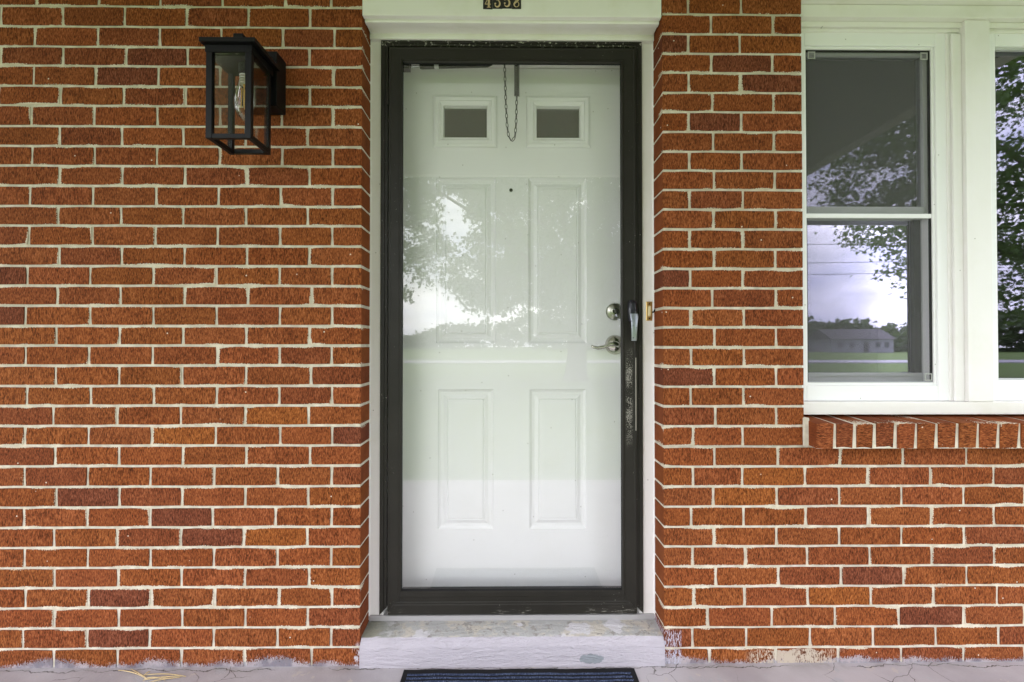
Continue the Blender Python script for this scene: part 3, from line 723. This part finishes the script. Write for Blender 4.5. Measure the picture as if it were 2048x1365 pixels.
# deadbolt
dc = at(1229, 624, YD); M_NICK = Mat('aged_nickel', (.36, .36, .30), .3, 1).m
db = MB().lathe([(.0335, 0), (.0335, -.004), (.030, -.012), (.020, -.016), (.0195, -.020), (.0165, -.022), (.0005, -.022)], dc, 'y', 40).build('deadbolt', M_NICK, ed, smooth='auto')
MB().lathe([(.0125, -.021), (.0125, -.0245), (.0005, -.0245)], dc, 'y', 30).build('lock_cylinder', M_STEEL, db, smooth='auto')
lc = at(1229.5, 690, YD)
rs = MB().lathe([(.0375, 0), (.0375, -.003), (.033, -.013), (.022, -.021), (.013, -.024), (.0125, -.045), (.0005, -.046)], lc, 'y', 44).build('lever_rose', M_STEEL, ed, smooth='auto')
lp = [lc + Vector(v) for v in ((.006, -.046, -.002), (-.010, -.050, .004), (-.030, -.052, .002), (-.052, -.052, -.008), (-.075, -.051, -.012), (-.092, -.050, -.008), (-.099, -.049, -.003))]
MB().tube(lp, [.011, .0105, .0085, .0070, .0062, .0055, .004], 12).build('lever_handle', M_STEEL, rs, smooth=True)
box('door_bottom_sweep', M_DARK, ed, SL[0] + .002, SL[1] - .002, YD - .002, YD + .03, .1025, .1115, 0)
# dark room wall behind the door, so no daylight comes through the gaps
# ------------------------------------------------------------------ doorbell
db_c = at(1297.7, 623, YF)
dbl = thing('doorbell', 'small brass doorbell with cream button on the right white door casing', 'doorbell', (db_c.x, YF, db_c.z - .034))
pl = box('plate', M_BRASS, dbl, db_c.x - .0108, db_c.x + .0108, YF - .005, YF - .0001, db_c.z - .0345, db_c.z + .0345, .0015)
bt_ = box('button', M_CREAM, dbl, db_c.x - .0052, db_c.x + .0052, YF - .0085, YF - .0051, db_c.z - .019, db_c.z + .019, .0015)
for s in (-1, 1): MB().lathe([(.0025, 0), (.0025, -.0012), (.0004, -.0014)], (db_c.x, YF - .0051, db_c.z + s * .0265), 'y', 10).build('screw', M_DARK, dbl)
for o in dbl.children: pass
wb = MB().tube([(OPR - .006, YF - .002, db_c.z - .004), (OPR - .001, YF - .007, db_c.z - .002), (OPR + .002, YF - .006, db_c.z + .006)], .003, 8).build('bell_wire', M_BLACK, dbl, smooth=True)

# ------------------------------------------------------------------ windows
YW = .062                       # face of the vinyl window frame
YT = .034                       # face of the mullion and outer boards
wn = thing('window_trim', 'white painted wooden trim and mullion framing both windows right of the door', 'window trim', (2.1, .05, .85))
WR = 2.62
zc0, zc1 = az(8, YT-.012, 1800), az(36.5, YT-.006, 1800)
box('crown_board', M_TRIM, wn, WINL + .001, WR, YT - .030, YT + .02, zc0 - .001, CEIL - .003, .002)
box('head_board', M_TRIM, wn, WINL + .0015, WR, YT - .010, YT + .021, zc1, zc0 - .002, .002)
box('head_stop', M_TRIM, wn, WINL + .001, WR, YT + .012, YT + .05, az(54, YT + .012, 1800), zc1 - .0005, .0015)
box('head_stop', M_TRIM, wn, WINL + .001, WR, YT + .020, YT + .05, az(64, YT + .02, 1800), az(54.5, YT + .012, 1800), .0015)
zs0, zs1 = az(829.5, YT + .004, 1800), az(804.5, YT + .002, 1800)
box('sill_board', M_TRIM, wn, WINL + .001, WR, YT + .002, YT + .09, zs0, zs1, .0025)
mx0, mx1 = ax(1934, YT, 450), ax(1984, YT, 450)
box('mullion', M_TRIMV, wn, mx0, mx1, YT, YT + .06, zs1 + .0005, zc1 - .0008, .002)
box('side_stop', M_TRIMV, wn, ax(1897, YT+.022, 450), mx0 - .0005, YT + .022, YT + .06, zs1 + .0005, az(64.5, YT + .02, 1800), .003)
box('side_stop', M_TRIMV, wn, ax(1897, YT+.022, 450)+.009, mx0 - .0006, YT + .012, YT + .0215, zs1 + .0006, az(64.5, YT + .02, 1800)-.01, .003)

w1 = thing('window', 'white vinyl double hung window with insect screen, next to the brick pier', 'window', (1.35, YW, .92))
wx0, wx1 = WINL + .001, ax(1896, YW, 450)
wz0, wz1 = zs1 + .001, az(66, YW, 1750)
sq = (ax(1613.5, YW + .006, 450), ax(1865, YW + .006, 450), az(765.5, YW + .006, 1750), az(99.5, YW + .006, 1750))
def rect_frame(parent, name, outer, inner, prof_y, mat, bevel=.001):
    x0, x1, z0, z1 = outer; a0, a1, b0, b1 = inner; y0, y1 = prof_y
    box(name + '_side', mat, parent, x0, a0, y0, y1, z0, z1, bevel); box(name + '_side', mat, parent, a1, x1, y0, y1, z0, z1, bevel)
    box(name + '_head', mat, parent, a0 + .0003, a1 - .0003, y0, y1, b1, z1, bevel); box(name + '_bottom', mat, parent, a0 + .0003, a1 - .0003, y0, y1, z0, b0, bevel)
rect_frame(w1, 'frame', (wx0, wx1, wz0, wz1), (sq[0] - .008, sq[1] + .010, sq[2] - .010, sq[3] + .010), (YW, YW + .07), M_VINYL, .002)
rect_frame(w1, 'track', (sq[0] - .0078, sq[1] + .0098, sq[2] - .0098, sq[3] + .0098), sq, (YW + .006, YW + .07), M_VINYL, .001)
# screen: thin dark frame, mesh, corner keys
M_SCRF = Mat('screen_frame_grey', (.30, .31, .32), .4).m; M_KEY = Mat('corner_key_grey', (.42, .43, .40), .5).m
scr = MB().box(sq[0] + .004, sq[1] - .004, YW + .0132, YW + .0136, sq[2] + .004, sq[3] - .004).build('insect_screen', M_SCREEN, w1)
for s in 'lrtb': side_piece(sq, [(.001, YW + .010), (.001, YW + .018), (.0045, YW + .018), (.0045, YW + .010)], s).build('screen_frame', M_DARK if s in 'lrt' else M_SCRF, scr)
for kx, ky in ((1623.5, 110.5), (1848.5, 112.5), (1857.5, 754.5)):
    c = at(kx, ky, YW + .008); r0 = (c.x - .013, c.x + .013, c.z - .013, c.z + .013)
    k_ = MB()
    for s in 'lrtb':
        sp_ = side_piece(r0, [(0, YW + .010), (0, YW + .0085), (.0035, YW + .0085), (.0035, YW + .010)], s); k_.add(sp_.v, sp_.f)
    k_.build('corner_key', M_KEY, scr)
zmr0, zmr1 = az(437, YW + .012, 1740), az(415, YW + .012, 1740)
box('screen_bar', M_VINYL, scr, sq[0] + .001, sq[1] - .001, YW + .0085, YW + .0165, zmr0, az(428, YW + .01, 1740), .001)
# upper sash
usx1 = ax(1855, YW + .03, 300)
us = (sq[0], sq[1], zmr0 + .012, sq[3]); ug = (sq[0] + .001, ax(1843, YW + .03, 300), az(415, YW + .03, 1740), sq[3] - .012)
rect_frame(w1, 'upper_sash', us, ug, (YW + .022, YW + .046), M_ALU, .0015)
sheet(ug[0]-.004, ug[1]+.004, YW+.034, ug[2]-.004, ug[3]+.004).build('upper_pane', M_WIN, w1)
# lower sash, one track further in
ls = (sq[0] + .0005, sq[1] - .0005, sq[2] + .0005, zmr0 + .02); lg = (sq[0] + .002, ax(1826, YW + .055, 600), az(746, YW + .055, 1740), az(441, YW + .055, 1740))
rect_frame(w1, 'lower_sash', ls, (lg[0], lg[1] + .026, lg[2], lg[3]), (YW + .0465, YW + .069), M_ALU, .0015)
box('sash_channel', M_DARK, w1, lg[1], lg[1] + .0255, YW + .05, YW + .067, lg[2] + .0005, lg[3] - .0005, 0)
sheet(lg[0]-.0015, lg[1]-.0003, YW+.059, lg[2]+.0003, lg[3]-.0003).build('lower_pane', M_WIN, w1)
box('lift_rail', M_ALU, w1, lg[0] + .01, lg[1] + .01, YW + .040, YW + .046, lg[2] - .012, lg[2] - .002, .002)

w2 = thing('window', 'white picture window with one clear fixed pane at the right edge', 'window', (2.3, YW, .92))
vx0 = mx1 + .001; g2 = (ax(1987, YW + .01, 450), WR - .05, az(760.5, YW + .01, 2010), az(97, YW + .01, 2010))
rect_frame(w2, 'frame', (vx0 - .03, WR, wz0, wz1 + .004), g2, (YW - .002, YW + .06), M_VINYL, .002)
rect_frame(w2, 'glazing_bead', (g2[0] - .0001, g2[1], g2[2], g2[3]), (g2[0] + .003, g2[1] - .006, g2[2] + .006, g2[3] - .008), (YW + .006, YW + .02), M_ALU, .001)
sheet(g2[0] + .001, g2[1] - .001, YW+.0225, g2[2] + .001, g2[3] - .001).build('pane', M_WIN, w2)
# the room behind the windows
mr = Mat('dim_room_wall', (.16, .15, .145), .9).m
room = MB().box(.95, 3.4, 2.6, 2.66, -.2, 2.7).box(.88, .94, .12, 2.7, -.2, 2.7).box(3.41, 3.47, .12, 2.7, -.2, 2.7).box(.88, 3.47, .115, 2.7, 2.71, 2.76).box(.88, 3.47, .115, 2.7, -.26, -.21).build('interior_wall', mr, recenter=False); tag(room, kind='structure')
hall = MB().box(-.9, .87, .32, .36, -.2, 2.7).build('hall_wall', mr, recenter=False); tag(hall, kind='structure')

# ------------------------------------------------------------------ wall lantern
BW = ax(572.5, 0, 180)
lz_t, lz_b = az(127, 0, 560), az(231.5, 0, 560)
ln = thing('wall_lantern', 'black square wall lantern with clear glass and a filament bulb on the brick wall', 'lantern', (BW - .06, 0, lz_b))
box('back_plate', M_BLACK, ln, BW - .115, BW, -.064, -.0015, lz_b, lz_t, .002)
DR, DF = D - .078, D - .199     # depths of the lantern's back and front
def lx(px, dep): return (px - 1015.3) / FPX * dep
x0l, x1l = lx(411.5, DF), lx(502, DF)
yb, yf = -.078, -.199
zt_l = H + (692 - 104) / FPX * DF; zb_l = H + (692 - 277) / FPX * DF
pw = .0185
for xa in (x0l, x1l - pw):
    box('post', M_BLACK, ln, xa, xa + pw, yf, yf + .014, zb_l, zt_l, .001)
    box('post', M_BLACK, ln, xa, xa + pw * .8, yb - .014, yb, zb_l, zt_l, .001)
for (xa, xb, ya, yb_) in ((x0l + pw, x1l - pw, yf + .001, yf + .013), (x0l + pw, x1l - pw, yb - .013, yb - .001), (x0l + .001, x0l + .014, yf + .014, yb - .014), (x1l - .014, x1l - .001, yf + .014, yb - .014)):
    box('bottom_rail', M_BLACK, ln, xa, xb, ya, yb_, zb_l + .0005, zb_l + .0145, .001)
box('top_cap', M_BLACK, ln, x0l - .002, x1l + .002, yf - .002, yb + .002, zt_l, zt_l + .022, .001)
zr = zt_l + .0222
box('roof', M_BLACK, ln, lx(396.5, DF - .016), lx(506, DF - .016) + .004, yf - .016, yb + .012, zr, zr + .0125, .0012)
xm = (x0l + x1l) / 2; ym = (yf + yb) / 2
box('finial', M_BLACK, ln, xm - .015, xm + .015, ym - .015, ym + .015, zr + .0127, zr + .066, .0015)
box('arm', M_BLACK, ln, xm - .015, xm + .05, yb + .003, -.0642, zt_l - .035, zt_l + .018, .001)
for nm, bx_ in (('front', (x0l + pw, x1l - pw, yf + .006, yf + .0085)), ('side', (x0l + .0055, x0l + .008, yf + .0145, yb - .0145)), ('side', (x1l - .008, x1l - .0055, yf + .0145, yb - .0145))):
    MB().box(*bx_, zb_l + .0147, zt_l - .0005).build('glass_pane', M_LGLASS, ln)
bc = (xm + .012, ym, 0)
zb0 = zt_l
sk = MB().lathe([(.016, zb0), (.016, zb0 - .028), (.013, zb0 - .03)], bc, 'z', 20).build('bulb_socket', M_BLACK, ln, smooth='auto')
M_BULB = pane_mat('bulb_glass', .03, (.97, .96, .93))
gb = MB().lathe([(.0125, zb0-.030), (.013, zb0-.045), (.017, zb0-.062), (.0235, zb0-.085), (.0275, zb0-.108), (.0285, zb0-.125), (.0255, zb0-.145), (.017, zb0-.160), (.007, zb0-.168), (.0045, zb0-.174), (.0004, zb0-.175)], bc, 'z', 28).build('light_bulb', M_BULB, ln, smooth=True)
M_WHITE = Mat('white_print', (.75, .75, .72), .5).m
for k in range(4): MB().lathe([(.0136, zb0-.034-k*.0085), (.0140, zb0-.0345-k*.0085), (.0140, zb0-.0362-k*.0085), (.0136, zb0-.0367-k*.0085)], bc, 'z', 20).build('thread', M_WHITE, gb)
M_FIL = Mat('amber_filament', (.75, .45, .12), .4).m
fl_ = MB()
for k in range(4):
    a_ = k * math.pi / 2 + .4; q = .0085
    fl_.tube([(bc[0] + math.cos(a_)*q*.7, bc[1] + math.sin(a_)*q*.7, zb0-.075), (bc[0] + math.cos(a_)*q, bc[1] + math.sin(a_)*q, zb0-.135)], .0013, 6)
fl_.tube([(bc[0], bc[1], zb0-.03), (bc[0], bc[1], zb0-.07)], .0035, 8)
fl_.build('filament', M_FIL, gb)

# ------------------------------------------------------------------ doormat
mat_o = thing('doormat', 'navy blue ribbed doormat with black rubber border in front of the step', 'doormat', (XO, -.25, 0))
def fy(py, z=0.): return (H - z) / ((py - 692) / FPX) - D
my = fy(1332.5, .006); mxa, mxb = ax(808, my, 1333), ax(1268, my, 1333)
my2 = my - .457
bor = MB(); bw_ = .017
NX = 40
def wav(x): return .0012 * math.sin(x * 21) + .0008 * math.sin(x * 53 + 1)
rings = []
for i in range(NX + 1):
    x = mxa + (mxb - mxa) * i / NX; wv = wav(x)
    rings.append([(x, my2, .0008), (x, my2, .003), (x, my + wv, .0045), (x, my + wv, .0008)])
bor.loft(rings).build('rubber_border', M_RUBBER, mat_o)
def carpet():
    m = Mat('navy_rib_carpet', (.03, .045, .12), .95, spec=.1)
    f = m.noise(480, 3, .7); g = m.noise(1, 2, .6, m.scaled(900, 200, 200))
    c = m.mix(m.ss(f, .35, .68), (.010, .015, .036, 1), (.062, .082, .150, 1)); c = m.mix(m.ss(g, .56, .68), c, (.22, .26, .37, 1)); m.col(c); m.bump(f, 1., .004); return m.m
M_CARP = carpet()
nr = 27; y = my - bw_; pitch = (y - my2 - bw_) / nr
for k in range(nr):
    yc = y - pitch * (k + .5); rr = []
    for i in range(0, 61):
        x = mxa + bw_ + (mxb - mxa - 2*bw_) * i / 60; wv = wav(x) * max(0, 1 - k / 12) + random.uniform(-.0004, .0004)
        rr.append([(x, yc + wv + pitch*.26*math.cos(a_), .0042 + .0034*math.sin(a_) + random.uniform(-.0003, .0003)) for a_ in (math.pi, 2.5, 2.0, 1.57, 1.14, .64, 0)])
    MB().loft(rr, closed=True).build('carpet_rib', M_CARP, mat_o)

# ------------------------------------------------------------------ dried grass on the floor
m_st = Mat('dry_straw', (.50, .39, .22), .8).m
cs = at(300, 1350, fy(1350)); stw = MB()
for (pa, pb, bend) in (((237, 1332), (290, 1348), .004), ((262, 1330), (295, 1350), -.004), ((280, 1343), (372, 1346), .006), ((290, 1350), (370, 1345), -.005), ((285, 1346), (300, 1336), .003), ((286, 1352), (345, 1350), .004), ((292, 1358), (360, 1348), .003), ((252, 1334), (288, 1347), .002), ((289, 1349), (330, 1353), .006)):
    a_ = at(pa[0], pa[1], fy(pa[1])); b_ = at(pb[0], pb[1], fy(pb[1])); a_.z = .002; b_.z = .0035
    m_ = (a_ + b_) / 2 + Vector((0, bend, .004 + abs(bend))); pth = []
    for i in range(9):
        t = i / 8; pth.append(a_ * (1-t)**2 + m_ * 2*t*(1-t) + b_ * t*t)
    stw.tube(pth, [.0021 - .0016 * abs(t - .5) for t in [i/8 for i in range(9)]], 5)
straw = stw.build('dried_grass', m_st, smooth=True); tag(straw, 'small wisp of dry straw lying on the porch floor under the lantern', 'straw')

# ------------------------------------------------------------------ trees, woods, wires and a house across the road (mirrored in the glass)
def leaf_mat(name, c1, c2):
    m = Mat(name, c1, .6, spec=.3)
    m.col(m.mix(m.noise(1.1, 3), (*c1, 1), (*c2, 1)))
    tr = m.n('BsdfTranslucent', Color=(c2[0]*1.6, c2[1]*1.6, c2[2], 1)); ms = m.n('MixShader'); ms.inputs[0].default_value = .28
    m.nt.links.new(m.b.outputs[0], ms.inputs[1]); m.nt.links.new(tr.outputs[0], ms.inputs[2]); m.nt.links.new(ms.outputs[0], m.o.inputs[0]); return m.m
M_LEAF = leaf_mat('maple_leaf', (.050, .100, .020), (.105, .180, .040)); M_WOOD = leaf_mat('woodland_leaf', (.030, .055, .018), (.055, .090, .030))
mbk = Mat('bark', (.10, .085, .07), .95); mbk.col(mbk.mix(mbk.noise(1, 4, .6, mbk.scaled(9, 9, 2)), (.06, .05, .042, 1), (.16, .14, .12, 1))); mbk.bump(mbk.noise(1, 4, .6, mbk.scaled(14, 14, 2.5)), .8, .04)
def leaves(centers, spread, n_each, size, name, mat, parent):
    """many small folded five-point leaves, one mesh"""
    C = np.repeat(np.asarray(centers), n_each, 0); n = len(C)
    P = C + rng.normal(0, 1, (n, 3)) * np.asarray(spread) * .55
    t = rng.normal(0, 1, (n, 3)); t[:, 2] *= .5; t /= np.linalg.norm(t, axis=1)[:, None]
    q = rng.normal(0, 1, (n, 3)); b = np.cross(t, q); b /= np.linalg.norm(b, axis=1)[:, None]; nn = np.cross(t, b)
    s = size * rng.uniform(.6, 1.25, (n, 1))
    V = np.stack([P, P + t*s*.35 + b*s*.50 + nn*s*.12, P + t*s*.62 + b*s*.22, P + t*s*1.1, P + t*s*.62 - b*s*.22, P + t*s*.35 - b*s*.50 + nn*s*.12], 1).reshape(-1, 3)
    base = (np.arange(n) * 6)[:, None]
    F = np.concatenate([base + np.array([[0, 1, 2, 3]]), base + np.array([[0, 3, 4, 5]])], 0)
    me = bpy.data.meshes.new(name); me.from_pydata(V.tolist(), [], F.tolist()); me.materials.append(mat)
    o = bpy.data.objects.new(name, me); link(o, parent, Vector((0, 0, 0))); return o
def tree(label, base, trunk_r, h_fork, cc, rad, nclu, n_each, spread, size, seed, keep=None):
    r = np.random.default_rng(seed); rr = random.Random(seed)
    t = thing('maple_tree', label, 'tree', base, 'trees on the front lawn')
    bx, by, bz = base
    tk = MB()
    tk.tube([(bx, by, bz - .1), (bx, by, bz + .25), (bx + .05, by, bz + 1.0), (bx, by, h_fork), (bx - .1, by, h_fork + 2)], [trunk_r*1.55, trunk_r*1.15, trunk_r, trunk_r*.92, trunk_r*.6], 14)
    d = r.normal(0, 1, (nclu, 3)); d /= np.linalg.norm(d, axis=1)[:, None]
    C = np.array(cc) + d * (r.uniform(.25, 1, (nclu, 1)) ** .5) * np.array(rad)
    C = C[C[:, 2] > bz + 1.6]
    if keep is not None: C = C[keep(C, r)]
    for k in range(16):
        e = C[rr.randrange(len(C))]; s = Vector((bx, by, h_fork + rr.uniform(-.3, 2.2))); e = Vector(e.tolist()); m_ = s.lerp(e, .5) + Vector((0, 0, .5))
        tk.tube([s, s.lerp(m_, .5), m_, m_.lerp(e, .6), e], [trunk_r*.42, trunk_r*.33, trunk_r*.2, trunk_r*.1, .02], 7)
    tk.build('trunk', mbk.m, t, smooth='auto')
    leaves(C, spread, n_each, size, 'crown', M_LEAF, t); return t
def thin_left(C, r):
    # a gap runs through the crown left of the trunk, and the low left side is open
    gap = np.zeros(len(C), bool)
    for gx, gz, rx, rz in ((-2.35, 6.6, .95, .95), (-1.75, 5.2, .75, .95), (-2.5, 4.4, .6, .6), (-2.95, 3.2, .9, .75), (-3.6, 2.1, 1.6, .7), (-1.2, 3.9, .5, .35), (-3.9, 5.6, .6, .5)):
        gap |= ((C[:, 0] - gx) / rx) ** 2 + ((C[:, 2] - gz) / rz) ** 2 < 1
    low = (C[:, 2] < 2.7 + .35 * np.sin(C[:, 0] * 2)) & (C[:, 0] < .6)
    p = np.where(gap, .02, np.where(low, .03, 1.0))
    return r.uniform(0, 1, len(C)) < p
tree('broad maple with a thick trunk mirrored in the right half of the storm door glass', (2.75, -16.6, GZ), .40, 2.6, (2.2, -16.4, 6.4), (8.4, 3.0, 5.6), 1700, 75, (.48, .48, .30), .15, 3, thin_left)
tree('tall maple mirrored in the windows right of the door', (19.0, -12.5, GZ), .38, 3.0, (17.2, -12.3, 7.6), (7.0, 5.0, 5.6), 800, 56, (.58, .58, .34), .15, 5)
cw = []
for i in range(1500):
    x = rng.uniform(20, 230); y = -112 - rng.uniform(0, 14) + max(0, x - 105) * .9; hmax = 7.0 + 2.2 * math.sin(x * .11) + 1.2 * math.sin(x * .37)
    cw.append((x, y, GZ + hmax * rng.uniform(.03, 1) ** .8))
for i in range(1100):
    x = rng.uniform(-210, 30); y = -165 - rng.uniform(0, 20); hmax = 8.0 + 3.0 * math.sin(x * .045 + 1) + 1.2 * math.sin(x * .21)
    cw.append((x, y, GZ + hmax * rng.uniform(.03, 1) ** .8))
woods = leaves(cw, (1.9, 1.9, 1.2), 16, 1.5, 'woods', M_WOOD, None); tag(woods, 'dark line of woods beyond the road mirrored in the glass', 'woods', kind='stuff')
mwire = Mat('black_cable', (.02, .02, .02), .6).m
for k, (y, z, lab) in enumerate(((-31, 6.4, 'lowest black power cable sagging along the road'), (-31.4, 7.3, 'middle black power cable sagging along the road'), (-31.2, 8.6, 'topmost black power cable sagging along the road'))):
    o = MB().tube([(x, y, z + .9 * ((x - 12) / 40) ** 2 - .2) for x in np.linspace(-28, 52, 25)], .022, 5).build('power_cable', mwire); tag(o, lab, 'cable', 'power cables along the road')
for x, lab in ((-28, 'weathered wooden utility pole beyond the lawn on the left'), (52, 'weathered wooden utility pole beyond the lawn on the right')):
    t = thing('utility_pole', lab, 'utility pole', (x, -31.2, GZ), 'utility poles along the road')
    MB().tube([(x, -31.2, GZ - .3), (x, -31.2, 9.6)], [.16, .11], 10).build('pole', mbk.m, t, smooth='auto'); MB().box(x - .08, x + .08, -32.2, -30.2, 8.9, 9.05).build('crossarm', mbk.m, t)
# house far across the road
hx, hy = 80.0, -104.0
hs = thing('house', 'low grey house with dark roof across the road mirrored in the lower window pane', 'house', (hx, hy, GZ))
mws = Mat('grey_siding', (.20, .20, .22), .6).m; mrf = Mat('dark_shingle', (.07, .065, .07), .9).m; mgw = Mat('far_window_glass', (.03, .035, .04), .15).m
MB().box(hx - 7, hx + 7, hy - 4, hy + 4, GZ - .3, 2.6).build('wall', mws, hs)
MB().loft([[(hx - 7.4, hy - 4.5, 2.605), (hx - 7.4, hy + 4.5, 2.605), (hx - 7.4, hy, 5.0)], [(hx + 7.4, hy - 4.5, 2.605), (hx + 7.4, hy + 4.5, 2.605), (hx + 7.4, hy, 5.0)]]).build('roof', mrf, hs)
for dx in (-5, -2.4, 3.4, 5.4): MB().box(hx + dx - .5, hx + dx + .5, hy + 4.01, hy + 4.06, .7, 1.9).build('window', mgw, hs)
MB().box(hx + .3, hx + 1.3, hy + 4.01, hy + 4.07, GZ, 1.9).build('door', mrf, hs)
